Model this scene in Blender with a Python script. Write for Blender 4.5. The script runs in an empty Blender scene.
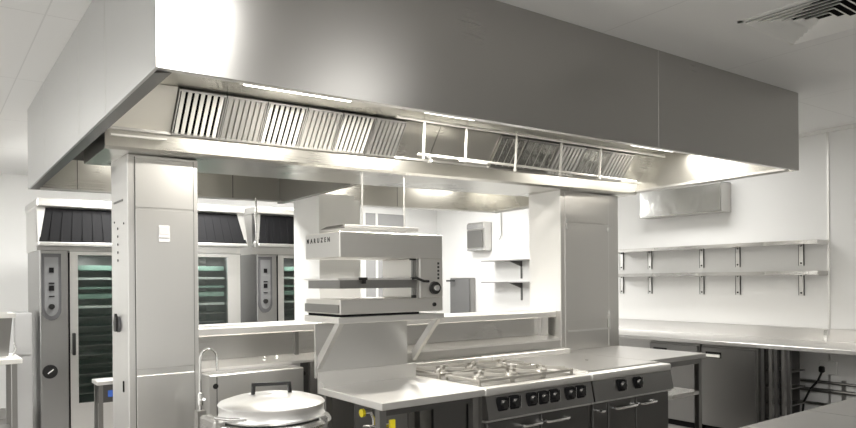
import bpy, bmesh, math, random
from mathutils import Vector, Matrix
random.seed(4)
C = bpy.context.scene.collection
PI = math.pi
YAW = math.radians(53)
SLOPE = 0.02


def fall(x, y):
    """the suspended ceiling and the canopy hung from it are slightly out of level"""
    return SLOPE * (x * math.sin(YAW) - y * math.cos(YAW))


# ------------------------------------------------------------------ materials
def new_mat(name):
    m = bpy.data.materials.new(name)
    m.use_nodes = True
    nt = m.node_tree
    return m, nt, nt.nodes['Principled BSDF']


def steel(name, col=(.62, .61, .59), rough=.28, axis='z', var=.012, bump=.0, aniso=0.0, wav=0.0):
    m, nt, b = new_mat(name)
    N, L = nt.nodes, nt.links
    b.inputs['Metallic'].default_value = 1
    if aniso:
        tg = N.new('ShaderNodeTangent'); tg.direction_type = 'RADIAL'; tg.axis = 'Z'
        L.new(tg.outputs[0], b.inputs['Tangent'])
        b.inputs['Anisotropic'].default_value = aniso
        b.inputs['Anisotropic Rotation'].default_value = .25
    tc = N.new('ShaderNodeTexCoord')
    mp = N.new('ShaderNodeMapping')
    s = {'z': (420, 420, 1.5), 'x': (1.5, 420, 420), 'y': (420, 1.5, 420), 'n': (30, 30, 30)}[axis]
    mp.inputs['Scale'].default_value = s
    L.new(tc.outputs['Object'], mp.inputs['Vector'])
    n = N.new('ShaderNodeTexNoise')
    n.inputs['Scale'].default_value = 1
    n.inputs['Detail'].default_value = 3
    L.new(mp.outputs[0], n.inputs['Vector'])
    n2 = N.new('ShaderNodeTexNoise')
    n2.inputs['Scale'].default_value = 1.7
    L.new(tc.outputs['Object'], n2.inputs['Vector'])
    mr = N.new('ShaderNodeMapRange')
    mr.inputs['To Min'].default_value = rough - var
    mr.inputs['To Max'].default_value = rough + var
    L.new(n.outputs['Fac'], mr.inputs['Value'])
    ad = N.new('ShaderNodeMath')
    ad.operation = 'MULTIPLY_ADD'
    ad.inputs[1].default_value = .08
    L.new(n2.outputs['Fac'], ad.inputs[0])
    L.new(mr.outputs[0], ad.inputs[2])
    L.new(ad.outputs[0], b.inputs['Roughness'])
    cr = N.new('ShaderNodeMapRange')
    cr.inputs['To Min'].default_value = .988
    cr.inputs['To Max'].default_value = 1.012
    L.new(n.outputs['Fac'], cr.inputs['Value'])
    mx = N.new('ShaderNodeVectorMath')
    mx.operation = 'SCALE'
    mx.inputs[0].default_value = col
    L.new(cr.outputs[0], mx.inputs['Scale'])
    L.new(mx.outputs[0], b.inputs['Base Color'])
    bp = N.new('ShaderNodeBump')
    bp.inputs['Strength'].default_value = bump
    bp.inputs['Distance'].default_value = .002
    L.new(n.outputs['Fac'], bp.inputs['Height'])
    last = bp
    if wav:
        b2 = N.new('ShaderNodeBump')
        b2.inputs['Strength'].default_value = wav
        b2.inputs['Distance'].default_value = .02
        n3 = N.new('ShaderNodeTexNoise')
        n3.inputs['Scale'].default_value = 4 if wav < .5 else 14
        L.new(tc.outputs['Object'], n3.inputs['Vector'])
        L.new(n3.outputs['Fac'], b2.inputs['Height'])
        L.new(bp.outputs[0], b2.inputs['Normal'])
        last = b2
    L.new(last.outputs[0], b.inputs['Normal'])
    return m


def plain(name, col, rough=.5, metal=0, spec=.5, var=.04):
    m, nt, b = new_mat(name)
    N, L = nt.nodes, nt.links
    b.inputs['Roughness'].default_value = rough
    b.inputs['Metallic'].default_value = metal
    b.inputs['Specular IOR Level'].default_value = spec
    tc = N.new('ShaderNodeTexCoord')
    n = N.new('ShaderNodeTexNoise')
    n.inputs['Scale'].default_value = 3
    L.new(tc.outputs['Object'], n.inputs['Vector'])
    mr = N.new('ShaderNodeMapRange')
    mr.inputs['To Min'].default_value = 1 - var
    mr.inputs['To Max'].default_value = 1 + var
    L.new(n.outputs['Fac'], mr.inputs['Value'])
    mx = N.new('ShaderNodeVectorMath')
    mx.operation = 'SCALE'
    mx.inputs[0].default_value = col
    L.new(mr.outputs[0], mx.inputs['Scale'])
    L.new(mx.outputs[0], b.inputs['Base Color'])
    return m


def seams(name, col, linecol, sx, ox, sy, oy, w=.008, rough=.6, spec=.3):
    """flat panels with thin straight joints every sx / sy metres"""
    m, nt, b = new_mat(name)
    N, L = nt.nodes, nt.links
    b.inputs['Roughness'].default_value = rough
    b.inputs['Specular IOR Level'].default_value = spec
    tc = N.new('ShaderNodeTexCoord')
    sp = N.new('ShaderNodeSeparateXYZ')
    L.new(tc.outputs['Object'], sp.inputs[0])
    outs = []
    for ax, s, o in ((0, sx, ox), (1, sy, oy)):
        a = N.new('ShaderNodeMath'); a.operation = 'SUBTRACT'; a.inputs[1].default_value = o
        L.new(sp.outputs[ax], a.inputs[0])
        p = N.new('ShaderNodeMath'); p.operation = 'PINGPONG'; p.inputs[1].default_value = s / 2
        L.new(a.outputs[0], p.inputs[0])
        l = N.new('ShaderNodeMath'); l.operation = 'LESS_THAN'; l.inputs[1].default_value = w / 2
        L.new(p.outputs[0], l.inputs[0])
        outs.append(l)
    mxx = N.new('ShaderNodeMath'); mxx.operation = 'MAXIMUM'
    L.new(outs[0].outputs[0], mxx.inputs[0]); L.new(outs[1].outputs[0], mxx.inputs[1])
    mix = N.new('ShaderNodeMix'); mix.data_type = 'RGBA'
    mix.inputs[6].default_value = (*col, 1); mix.inputs[7].default_value = (*linecol, 1)
    L.new(mxx.outputs[0], mix.inputs[0])
    L.new(mix.outputs[2], b.inputs['Base Color'])
    return m


def emit(name, col, s):
    m = bpy.data.materials.new(name); m.use_nodes = True
    nt = m.node_tree; nt.nodes.clear()
    o = nt.nodes.new('ShaderNodeOutputMaterial'); e = nt.nodes.new('ShaderNodeEmission')
    e.inputs[0].default_value = (*col, 1); e.inputs[1].default_value = s
    nt.links.new(e.outputs[0], o.inputs[0])
    return m


def glass_mat(name, col, rough=.03, alpha=.45):
    m, nt, b = new_mat(name)
    b.inputs['Base Color'].default_value = (*col, 1)
    b.inputs['Roughness'].default_value = rough
    b.inputs['Alpha'].default_value = alpha
    b.inputs['Specular IOR Level'].default_value = .9
    return m


STEEL = steel('brushed_steel', (.60, .59, .57), .30, 'z')
STEEL_H = steel('brushed_steel_along', (.62, .61, .59), .24, 'x')
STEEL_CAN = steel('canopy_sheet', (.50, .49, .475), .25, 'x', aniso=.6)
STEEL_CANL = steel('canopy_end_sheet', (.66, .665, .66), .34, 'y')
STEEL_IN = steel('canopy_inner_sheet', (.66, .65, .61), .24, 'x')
STEEL_PALE = steel('pale_satin_steel', (.74, .735, .72), .34, 'z')
STEEL_TOP = steel('worktop_steel', (.86, .85, .83), .38, 'x')
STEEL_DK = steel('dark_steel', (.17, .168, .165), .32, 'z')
STEEL_MID = steel('mid_steel', (.33, .326, .315), .30, 'z')
STEEL_SAL = steel('grill_steel', (.78, .765, .735), .36, 'x')
STEEL_FR = steel('fridge_steel', (.27, .265, .26), .26, 'z')
STEEL_LIT = steel('lamplit_pale_steel', (.90, .88, .82), .5, 'x')  # cream steel, brightness of the canopy light put into its colour
STEEL_WALL = steel('counter_steel', (.66, .65, .635), .30, 'y')
STEEL_ISL = steel('island_steel', (.42, .415, .405), .34, 'x')
STEEL_FAS = steel('fascia_steel', (.24, .235, .23), .30, 'x')
CHROME = steel('polished_chrome', (.80, .80, .79), .10, 'n', var=.02, bump=0)
CRUMPLE = steel('film_covered_steel', (.62, .62, .61), .16, 'n', bump=0, wav=.35)
MESH = steel('mesh_filter_steel', (.50, .50, .48), .18, 'n', bump=0, wav=.5)
LID = steel('spun_lid_steel', (.86, .86, .85), .34, 'n', bump=0)
BLACK = plain('black_plastic', (.012, .012, .012), .35)
BLACKM = plain('matt_black', (.008, .008, .009), .75, spec=.15)
FILTBLK = plain('filter_black', (.010, .010, .011), .7, spec=.1)
PADIN = plain('pad_grey', (.20, .203, .208), .45)
CAST = steel('grate_steel', (.60, .58, .54), .35, 'n')
HOBPAN = steel('hob_pan', (.34, .33, .31), .35, 'n')
WHITE = plain('white_paint', (.84, .84, .82), .5)
WALLM = seams('wall_panel', (.83, .83, .82), (.45, .45, .45), 1e3, 500, 1e3, 500, .008, .7, .2)
REFL_WHITE = plain('pale_reflection', (.84, .84, .83), .3)  # white standing for the pale reflection on the right column's side
GREYDOOR = plain('grey_door', (.36, .36, .36), .5)
PADGREY = plain('control_pad', (.10, .10, .105), .35)
OVENBODY = steel('oven_body', (.40, .40, .395), .30, 'z')
CEILM = seams('ceiling_panel', (.82, .82, .81), (.70, .70, .69), 1.25, .5, 1.2, 4.9, .007, .55, .3)
FLOORM = seams('floor_tile', (.24, .23, .22), (.16, .16, .15), .3, 0, .3, 0, .006, .4, .4)
GLASS_G = glass_mat('tinted_oven_glass', (.02, .035, .028), .04, .25)
GREEN = plain('green_tray', (.22, .36, .29), .4)
PALEGREEN = plain('pale_tray', (.60, .68, .62), .4)
CABGREY = plain('cabinet_grey', (.17, .17, .17), .5)
GREYWHITE = plain('grey_white_enamel', (.50, .50, .50), .4)
YELLOW = plain('yellow_plastic', (.75, .62, .02), .4)
BLUE = plain('blue_plastic', (.05, .14, .55), .4)
STICK = plain('white_label', (.92, .92, .92), .4)
STICK2 = plain('grey_print', (.72, .72, .72), .4)
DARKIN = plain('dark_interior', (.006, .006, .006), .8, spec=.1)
LAMP = emit('lamp_diffuser', (1, .985, .95), 2.5)
LAMPH = emit('canopy_lamp_diffuser', (1, .96, .88), 7)
WHITEMETAL = plain('white_enamelled_pipe', (.88, .87, .83), .3)
MARK = plain('dark_lettering', (.03, .03, .03), .5)


# ------------------------------------------------------------------ mesh building
class MB:
    def __init__(s, follow=False):
        s.v = []; s.f = []; s.follow = follow

    def add(s, vs, fs):
        n = len(s.v)
        s.v += [tuple(v) for v in vs]
        s.f += [tuple(i + n for i in f) for f in fs]
        return s

    def box(s, x0, x1, y0, y1, z0, z1, bev=0, seg=1):
        x0, x1 = min(x0, x1), max(x0, x1); y0, y1 = min(y0, y1), max(y0, y1); z0, z1 = min(z0, z1), max(z0, z1)
        if bev:
            bm = bmesh.new()
            r = bmesh.ops.create_cube(bm, size=1)
            for v in bm.verts:
                v.co = Vector(((x0 + x1) / 2 + v.co.x * (x1 - x0), (y0 + y1) / 2 + v.co.y * (y1 - y0), (z0 + z1) / 2 + v.co.z * (z1 - z0)))
            bmesh.ops.bevel(bm, geom=bm.edges[:], offset=min(bev, (x1 - x0) * .45, (y1 - y0) * .45, (z1 - z0) * .45), segments=seg, affect='EDGES', profile=.5)
            bm.verts.index_update()
            s.add([v.co[:] for v in bm.verts], [[v.index for v in f.verts] for f in bm.faces])
            bm.free()
            return s
        return s.add([(x0, y0, z0), (x1, y0, z0), (x1, y1, z0), (x0, y1, z0), (x0, y0, z1), (x1, y0, z1), (x1, y1, z1), (x0, y1, z1)],
                     [(0, 3, 2, 1), (4, 5, 6, 7), (0, 1, 5, 4), (1, 2, 6, 5), (2, 3, 7, 6), (3, 0, 4, 7)])

    def prism(s, poly, axis, a, b):
        """poly in the two other axes (order xyz without axis), extruded from a to b"""
        n = len(poly)
        def mk(p, t):
            return {'x': (t, p[0], p[1]), 'y': (p[0], t, p[1]), 'z': (p[0], p[1], t)}[axis]
        vs = [mk(p, a) for p in poly] + [mk(p, b) for p in poly]
        fs = [tuple(range(n))[::-1], tuple(range(n, 2 * n))] + [(i, (i + 1) % n, (i + 1) % n + n, i + n) for i in range(n)]
        return s.add(vs, fs)

    def tube(s, pts, r, n=10, caps=True):
        pts = [Vector(p) for p in pts]
        rings = []
        for i, p in enumerate(pts):
            a = pts[max(i - 1, 0)]; b = pts[min(i + 1, len(pts) - 1)]
            d = (b - a).normalized()
            up = Vector((0, 0, 1)) if abs(d.z) < .95 else Vector((1, 0, 0))
            if i:  # keep the frame steady
                up = prev
            u = d.cross(up).normalized(); w = u.cross(d).normalized()
            prev = w
            rr = r[i] if isinstance(r, (list, tuple)) else r
            rings.append([p + (u * math.cos(2 * PI * k / n) + w * math.sin(2 * PI * k / n)) * rr for k in range(n)])
        vs = [v for R in rings for v in R]; fs = []
        for i in range(len(rings) - 1):
            for k in range(n):
                fs.append((i * n + k, i * n + (k + 1) % n, (i + 1) * n + (k + 1) % n, (i + 1) * n + k))
        if caps:
            fs.append(tuple(range(n))[::-1]); fs.append(tuple(range((len(rings) - 1) * n, len(rings) * n)))
        return s.add(vs, fs)

    def lathe(s, prof, c, n=32, axis='z'):
        """prof: (radius, height) along axis from c"""
        vs = []; fs = []
        for (r, h) in prof:
            for k in range(n):
                a = 2 * PI * k / n; u, w = r * math.cos(a), r * math.sin(a)
                vs.append({'z': (c[0] + u, c[1] + w, c[2] + h), 'y': (c[0] + u, c[1] + h, c[2] + w), 'x': (c[0] + h, c[1] + u, c[2] + w)}[axis])
        for i in range(len(prof) - 1):
            for k in range(n):
                fs.append((i * n + k, i * n + (k + 1) % n, (i + 1) * n + (k + 1) % n, (i + 1) * n + k))
        if prof[0][0] > 1e-4: fs.append(tuple(range(n))[::-1])
        if prof[-1][0] > 1e-4: fs.append(tuple(range((len(prof) - 1) * n, len(prof) * n)))
        return s.add(vs, fs)

    def bar(s, a, b, wx, wy):
        """square bar between two points, half sizes across"""
        a, b = Vector(a), Vector(b)
        d = (b - a).normalized()
        up = Vector((0, 0, 1)) if abs(d.z) < .95 else Vector((0, 1, 0))
        u = d.cross(up).normalized(); w = u.cross(d).normalized()
        vs = [p + u * i * wx + w * j * wy for p in (a, b) for i, j in ((-1, -1), (1, -1), (1, 1), (-1, 1))]
        return s.add(vs, [(3, 2, 1, 0), (4, 5, 6, 7), (0, 1, 5, 4), (1, 2, 6, 5), (2, 3, 7, 6), (3, 0, 4, 7)])

    def build(s, name, mat, parent=None, smooth=False, loc=None):
        if s.follow:
            s.v = [(x, y, z + fall(x, y)) for x, y, z in s.v]
        if parent is not None:
            o0 = parent['_o'] if '_o' in parent else (0, 0, 0)
        elif loc is not None:
            o0 = loc
        else:
            xs, ys, zs = zip(*s.v)
            o0 = ((min(xs) + max(xs)) / 2, (min(ys) + max(ys)) / 2, min(zs))
        o0 = tuple(o0)
        me = bpy.data.meshes.new(name)
        me.from_pydata([(v[0] - o0[0], v[1] - o0[1], v[2] - o0[2]) for v in s.v], [], s.f)
        bm = bmesh.new(); bm.from_mesh(me)
        bmesh.ops.recalc_face_normals(bm, faces=bm.faces[:])
        bm.to_mesh(me); bm.free()
        me.materials.append(mat)
        if smooth:
            for p in me.polygons: p.use_smooth = True
            me.set_sharp_from_angle(angle=math.radians(35))
        o = bpy.data.objects.new(name, me); C.objects.link(o)
        if parent is not None:
            o.parent = parent
        else:
            o.location = o0
        o['_o'] = o0
        return o


def B(*a, follow=False, bev=0): return MB(follow).box(*a, bev=bev)


def thing(name, label, cat, loc, group=None):
    o = bpy.data.objects.new(name, None); C.objects.link(o)
    o.empty_display_size = .1
    o.location = loc; o['label'] = label; o['category'] = cat; o['_o'] = tuple(loc)
    if group: o['group'] = group
    return o


def tag(o, label, cat, group=None):
    o['label'] = label; o['category'] = cat
    if group: o['group'] = group
    return o


def struct(o):
    o['kind'] = 'structure'; return o


def copy_tree(o, off, parent=None):
    c = o.copy(); C.objects.link(c)
    if parent is not None: c.parent = parent
    else: c.location = Vector(o.location) + Vector(off)
    for ch in [k for k in bpy.data.objects if k.parent == o]:
        copy_tree(ch, off, c)
    return c


def text_mesh(txt, size, parent, name, mat, M, depth=.001):
    cu = bpy.data.curves.new(name, 'FONT'); cu.body = txt; cu.size = size; cu.extrude = depth
    cu.space_character = 2.0; cu.offset = .0012
    t = bpy.data.objects.new('t', cu); C.objects.link(t)
    bpy.context.view_layer.update()
    me = bpy.data.meshes.new_from_object(t)
    bpy.data.objects.remove(t)
    me.transform(M)
    o0 = parent['_o']
    me.transform(Matrix.Translation(-Vector(o0)))
    me.materials.clear(); me.materials.append(mat)
    o = bpy.data.objects.new(name, me); C.objects.link(o); o.parent = parent
    return o


# ------------------------------------------------------------------ room shell
XL, XR, YF, YB = -2.6, 6.9, -2.4, 8.9
struct(B(XL, XR, YF, YB, -.1, 0).build('floor', FLOORM, loc=(0, 0, 0)))
struct(MB(True).box(XL, XR, YF, YB, 2.83, 2.93).build('ceiling', CEILM, loc=(0, 0, 0)))
struct(B(XL, XR, YB, YB + .1, 0, 3.3).build('wall_back', WALLM))
struct(B(XL, XR, YF - .1, YF, 0, 3.3).build('wall_front', WALLM))
struct(B(XL - .1, XL, YF, YB, 0, 3.3).build('wall_left', WALLM))
struct(B(XR, XR + .1, YF, YB, 0, 3.3).build('wall_right', WALLM))
struct(B(XR - .008, XR, 2.835, 2.855, 0, 2.90).build('trim_1', STEEL_PALE))
struct(MB(True).box(XR - .03, XR, YF, YB, 2.80, 2.83).build('trim_2', WHITE))
struct(B(XL, XR, YB - .015, YB, 0, .12).build('baseboard_back', STEEL_PALE))
d = struct(B(5.47, 6.22, YB - .05, YB, 0, 2.55).build('door_1', GREYDOOR))
m = MB(); m.box(5.40, 5.47, YB - .07, YB, 0, 2.62); m.box(6.22, 6.29, YB - .07, YB, 0, 2.62); m.box(5.47, 6.22, YB - .07, YB, 2.55, 2.62)
m.box(5.66, 5.70, YB - .06, YB - .05, 0, 2.55)
m.build('door_frame', WHITE, d)

# unseen ceiling lights, most of them added to brighten walls and canopy
def unseen_ceiling_light(x, y, sx, sy, power, label, col=(1, .985, .95)):
    z = 2.83 + fall(x, y)
    t = thing('unseen_ceiling_light', label, 'light fitting', (x, y, z), 'recessed ceiling light fittings')
    m = MB(); w = .03
    m.box(x - sx / 2 - w, x + sx / 2 + w, y - sy / 2 - w, y - sy / 2, z - .02, z + .01)
    m.box(x - sx / 2 - w, x + sx / 2 + w, y + sy / 2, y + sy / 2 + w, z - .02, z + .01)
    m.box(x - sx / 2 - w, x - sx / 2, y - sy / 2, y + sy / 2, z - .02, z + .01)
    m.box(x + sx / 2, x + sx / 2 + w, y - sy / 2, y + sy / 2, z - .02, z + .01)
    m.build('frame', WHITE, t)
    B(x - sx / 2, x + sx / 2, y - sy / 2, y + sy / 2, z - .012, z + .01).build('diffuser', LAMP, t)
    l = bpy.data.lights.new('lamp', 'AREA'); l.shape = 'RECTANGLE'; l.size = sx; l.size_y = sy; l.energy = power; l.color = col
    o = bpy.data.objects.new('lamp', l); C.objects.link(o); o.parent = t; o.location = (0, 0, -.025)
    return t


LPOW = 36
for (x, y, sx, sy, k, lb) in (
        (1.04, .9, .36, 1.3, 1.2, 'flush white ceiling light nearest the front of the long canopy'),
        (-1.3, 2.2, .6, 1.2, 1.5, 'added unseen ceiling light over the aisle left of the canopy'),
        (-1.7, 6.0, .6, 1.2, 2.4, 'added unseen ceiling light at the back left of the room'),
        (2.5, .3, .5, 1.2, .16, 'added unseen ceiling light over the near centre of the room'),  # added dim light for a broader reflection on the canopy front
        (-.6, -1.3, .6, 1.2, .7, 'added unseen ceiling light by the near wall'),
        (5.95, 4.0, .5, 1.2, .35, 'added unseen ceiling light above the right wall shelves'),
        (1.95, 6.4, 1.2, .5, 2.2, 'added unseen ceiling light in front of the left oven'),
        (3.9, 7.2, 1.2, .6, 2.0, 'added unseen ceiling light over the rear aisle centre'),
        (5.6, 7.4, .6, 1.2, .9, 'added unseen ceiling light at the back right corner')):
    unseen_ceiling_light(x, y, sx, sy, LPOW * k, lb)

# ceiling air diffuser
vx, vy, vz = 3.785, 1.58, 2.83 + fall(3.785, 1.58)
t = thing('ceiling_vent', 'square louvred air vent set in the white ceiling', 'vent', (vx, vy, vz))
m = MB(); h0 = .30; w = .025
for a, b_, c, d_ in ((-h0, h0, -h0, -h0 + w), (-h0, h0, h0 - w, h0), (-h0, -h0 + w, -h0, h0), (h0 - w, h0, -h0, h0)):
    m.box(vx + a, vx + b_, vy + c, vy + d_, vz - .012, vz + .0)
m.build('frame', WHITE, t)
B(vx - h0 + w, vx + h0 - w, vy - h0 + w, vy + h0 - w, vz - .003, vz - .0005).build('recess', DARKIN, t)
m = MB()
r = h0 - w - .005
while r > .03:
    ri = r - .026
    zo, zi = vz - .022, vz - .004
    q = lambda R, z: [(vx - R, vy - R, z), (vx + R, vy - R, z), (vx + R, vy + R, z), (vx - R, vy + R, z)]
    vs = q(r, zo) + q(ri, zi) + q(r, zo + .003) + q(ri, zi + .003)
    fs = []
    for i in range(4):
        j = (i + 1) % 4
        fs += [(i, j, 4 + j, 4 + i), (8 + i, 12 + i, 12 + j, 8 + j), (i, 8 + i, 8 + j, j), (4 + i, 4 + j, 12 + j, 12 + i)]
    m.add(vs, fs)
    r -= .042
m.build('louvres', WHITE, t)

# ------------------------------------------------------------------ extraction canopy
HX0, HX1, HY0, HY1, HZ0, HZ1 = .65, 5.28, 2.38, 5.70, 2.25, 2.829
hood = thing('extraction_canopy', 'huge boxed stainless steel extraction canopy hung from the ceiling', 'extractor hood', (2.96, 4.04, 2.25))
T = .012
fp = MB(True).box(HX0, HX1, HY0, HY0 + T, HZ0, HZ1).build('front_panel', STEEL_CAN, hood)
MB(True).box(3.512, 3.515, HY0 - .001, HY0, HZ0, HZ1).build('panel_joint', STEEL_PALE, fp)
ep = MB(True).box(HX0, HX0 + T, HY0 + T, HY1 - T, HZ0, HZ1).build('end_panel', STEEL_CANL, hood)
for y in (3.15, 3.75, 4.9):
    MB(True).box(HX0 - .001, HX0, y, y + .004, HZ0, HZ1).build('panel_joint', STEEL_PALE, ep)
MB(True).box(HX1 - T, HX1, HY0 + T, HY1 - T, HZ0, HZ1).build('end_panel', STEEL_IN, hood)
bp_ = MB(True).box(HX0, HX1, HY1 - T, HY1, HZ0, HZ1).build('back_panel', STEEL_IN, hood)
for x in (.97, 2.18, 3.9):
    MB(True).box(x, x + .006, HY1 - T - .001, HY1 - T, HZ0, HZ1).build('panel_joint', STEEL_DK, bp_)
# lip all round
lip = MB(True)
lw = .075
lip.prism([(HY0 + T, HZ0), (HY0 + lw, HZ0 + .012), (HY0 + lw, HZ0 + .03), (HY0 + T, HZ0 + .03)], 'x', HX0 + T, HX1 - T)
lip.build('front_lip', STEEL_H, hood)
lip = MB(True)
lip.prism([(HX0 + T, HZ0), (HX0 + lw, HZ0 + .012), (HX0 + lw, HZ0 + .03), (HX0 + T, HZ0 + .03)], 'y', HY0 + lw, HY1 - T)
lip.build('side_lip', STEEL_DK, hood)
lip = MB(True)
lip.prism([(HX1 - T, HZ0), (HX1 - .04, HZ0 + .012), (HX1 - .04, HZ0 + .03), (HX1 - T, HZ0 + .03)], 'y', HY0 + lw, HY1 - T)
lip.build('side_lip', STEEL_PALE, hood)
MB(True).box(HX0 + lw, HX1 - .04, HY1 - .05, HY1 - T, HZ0, HZ0 + .012).build('back_lip', STEEL_PALE, hood)
# cavity roof
MB(True).box(HX0 + T, HX1 - T, HY0 + T, 3.66, 2.56, 2.572).build('cavity_roof', STEEL_IN, hood)
MB(True).box(HX0 + T, HX1 - T, 4.55, HY1 - T, 2.60, 2.612).build('cavity_roof', STEEL_IN, hood)
# central trough
m = MB(True)
m.prism([(3.80, 2.345), (3.80, 2.25), (3.815, 2.235), (4.345, 2.235), (4.36, 2.25), (4.36, 2.345)], 'x', .78, HX1 - T)
tr = m.build('trough', STEEL_IN, hood)
m = MB(True); m.box(.78, HX1 - T, 3.785, 3.80, 2.335, 2.350); m.build('drip_rail', STEEL_PALE, tr)
MB(True).box(.80, 1.08, 3.76, 3.785, 2.297, 2.307).build('bright_strip', WHITEMETAL, tr)
# filter banks: lower edge on the trough, upper edge at the cavity roof, further out
def bank_pt(y, x, s, n):
    """s 0..1 up the bank; n offset towards the room"""
    y0, z0, y1, z1 = 3.80, 2.345, 3.64, 2.56
    dy, dz = y1 - y0, z1 - z0
    l = math.hypot(dy, dz)
    return (x, y0 + dy * s - n * dz / l, z0 + dz * s + n * dy / l)


def bank_slab(m, x0, x1, s0, s1, n0, n1):
    vs = [bank_pt(0, x, s, n) for n in (n0, n1) for s in (s0, s1) for x in (x0, x1)]
    m.add(vs, [(0, 1, 3, 2), (4, 6, 7, 5), (0, 4, 5, 1), (2, 3, 7, 6), (0, 2, 6, 4), (1, 5, 7, 3)])


def blank(x0, x1, mat=STEEL_IN, name='blank_panel'):
    m = MB(True); bank_slab(m, x0, x1, 0, 1, 0, .006); return m.build(name, mat, hood)


blank(HX0 + T, 1.105, STEEL_LIT)
blank(2.585, 2.86); blank(2.865, 3.42); blank(5.02, HX1 - T)


def grease_filter(x0, x1, dark, mesh=False):
    m = MB(True); f = .006
    bank_slab(m, x0, x1, .01, .05, 0, .022); bank_slab(m, x0, x1, .95, .99, 0, .022)
    bank_slab(m, x0, x0 + f, .05, .95, 0, .022); bank_slab(m, x1 - f, x1, .05, .95, 0, .022)
    g = m.build('grease_filter', STEEL_PALE if not mesh else STEEL_H, hood)
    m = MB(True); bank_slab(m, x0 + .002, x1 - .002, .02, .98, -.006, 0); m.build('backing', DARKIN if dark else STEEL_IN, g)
    if mesh:
        m = MB(True); bank_slab(m, x0 + f, x1 - f, .08, .92, .006, .014); m.build('mesh_pad', MESH, g)
        m = MB(True)
        for k in range(3):
            xx = x0 + (x1 - x0) * (k + 1) / 4
            bank_slab(m, xx - .002, xx + .002, .08, .92, .014, .018)
        m.build('baffle', STEEL_H, g)
    else:
        m = MB(True); n = 7
        p = (x1 - x0 - 2 * f) / n
        for k in range(n):
            a = x0 + f + p * k
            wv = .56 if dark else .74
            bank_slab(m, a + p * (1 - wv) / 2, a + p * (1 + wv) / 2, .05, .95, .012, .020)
        m.build('baffle', WHITEMETAL if dark else STEEL_PALE, g)


fx = [1.11, 1.37, 1.61, 1.86, 2.10, 2.34, 2.58]
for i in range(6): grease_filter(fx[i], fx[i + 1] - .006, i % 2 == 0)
gx = [3.425, 3.70, 4.05, 4.37, 4.70, 5.015]
for i in range(5):
    grease_filter(gx[i], gx[i + 1] - .01, False, i in (0, 1, 3))
# rear bank, plain cover
m = MB(True); m.prism([(4.36, 2.345), (4.366, 2.345), (4.562, 2.60), (4.556, 2.60)], 'x', HX0 + T, HX1 - T); m.build('rear_filter_cover', STEEL_IN, hood)
# cross baffle in the rear half
m = MB(True); m.box(2.615, 2.63, 4.40, HY1 - T, 2.25, 2.62); m.box(2.595, 2.65, 4.40, HY1 - T, 2.235, 2.25)
m.build('cross_panel', STEEL_MID, hood)
m = MB(True); m.box(HX0 + T, 1.0, 4.6, 4.61, 2.30, 2.6); m.build('side_baffle', STEEL_DK, hood)


def canopy_lamp(x0, x1, y, k, col=(1, .95, .86)):
    z = 2.56 if y < 4 else 2.60
    m = MB(True); m.box(x0 - .02, x1 + .02, y - .05, y + .05, z - .02, z); o = m.build('light_fitting', WHITEMETAL, hood)
    m = MB(True); m.box(x0, x1, y - .038, y + .038, z - .026, z - .02); m.build('diffuser', LAMPH, o)
    l = bpy.data.lights.new('canopy_lamp', 'AREA'); l.shape = 'RECTANGLE'; l.size = x1 - x0; l.size_y = .076; l.energy = 9 * k; l.color = col
    lo = bpy.data.objects.new('lamp', l); C.objects.link(lo); lo.parent = hood
    xm = (x0 + x1) / 2
    lo.location = Vector((xm, y, z - .030 + fall(xm, y))) - Vector(hood.location)


canopy_lamp(1.35, 1.98, 3.32, 2.7)
canopy_lamp(2.50, 2.90, 3.30, 2.2)
canopy_lamp(4.55, 5.12, 3.30, 2.0)
canopy_lamp(3.0, 3.6, 5.1, 1.6)
canopy_lamp(4.5, 5.1, 5.1, .4)
canopy_lamp(1.2, 1.8, 5.1, .1)

# pipe frame in front of the filters
pf = thing('pipe_frame', 'white pipework ladder hung in front of the canopy filters', 'pipework', (3.5, 3.55, 2.33))
def P3(x, z, y=3.55): return (x, y, z + fall(x, y))
MB().tube([P3(2.40, 2.535, 3.50), P3(3.5, 2.535, 3.50), P3(5.25, 2.535, 3.50)], .010).build('top_rail', WHITEMETAL, pf, True)
MB().tube([P3(2.60, 2.325), P3(3.5, 2.322), P3(4.9, 2.30)], .009).build('bottom_rail', WHITEMETAL, pf, True)
for i, x in enumerate((2.628, 2.985, 3.457, 3.934, 4.396)):
    MB().tube([P3(x, 2.558, 3.51), P3(x, 2.295, 3.53)], .0085).build('drop_pipe', WHITEMETAL, pf, True)
    if i > 1: MB().lathe([(.012, 0), (.014, .012), (.006, .02)], P3(x, 2.275, 3.53), 12).build('end_cap', WHITEMETAL, pf, True)
MB().tube([P3(2.635, 2.315, 3.52), P3(2.66, 2.30, 3.50), P3(2.655, 2.27, 3.49)], [.007, .012, .015]).build('nozzle', CHROME, pf, True)
MB().box(2.93, 3.16, 3.50, 3.53, 2.30 + fall(3, 3.5), 2.315 + fall(3, 3.5)).build('bracket_plate', WHITEMETAL, pf)

# ------------------------------------------------------------------ service columns
def screw(m, x, y, z, r=.006): m.lathe([(r, -.003), (r, .0)], (x, y, z), 8, 'y')


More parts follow.
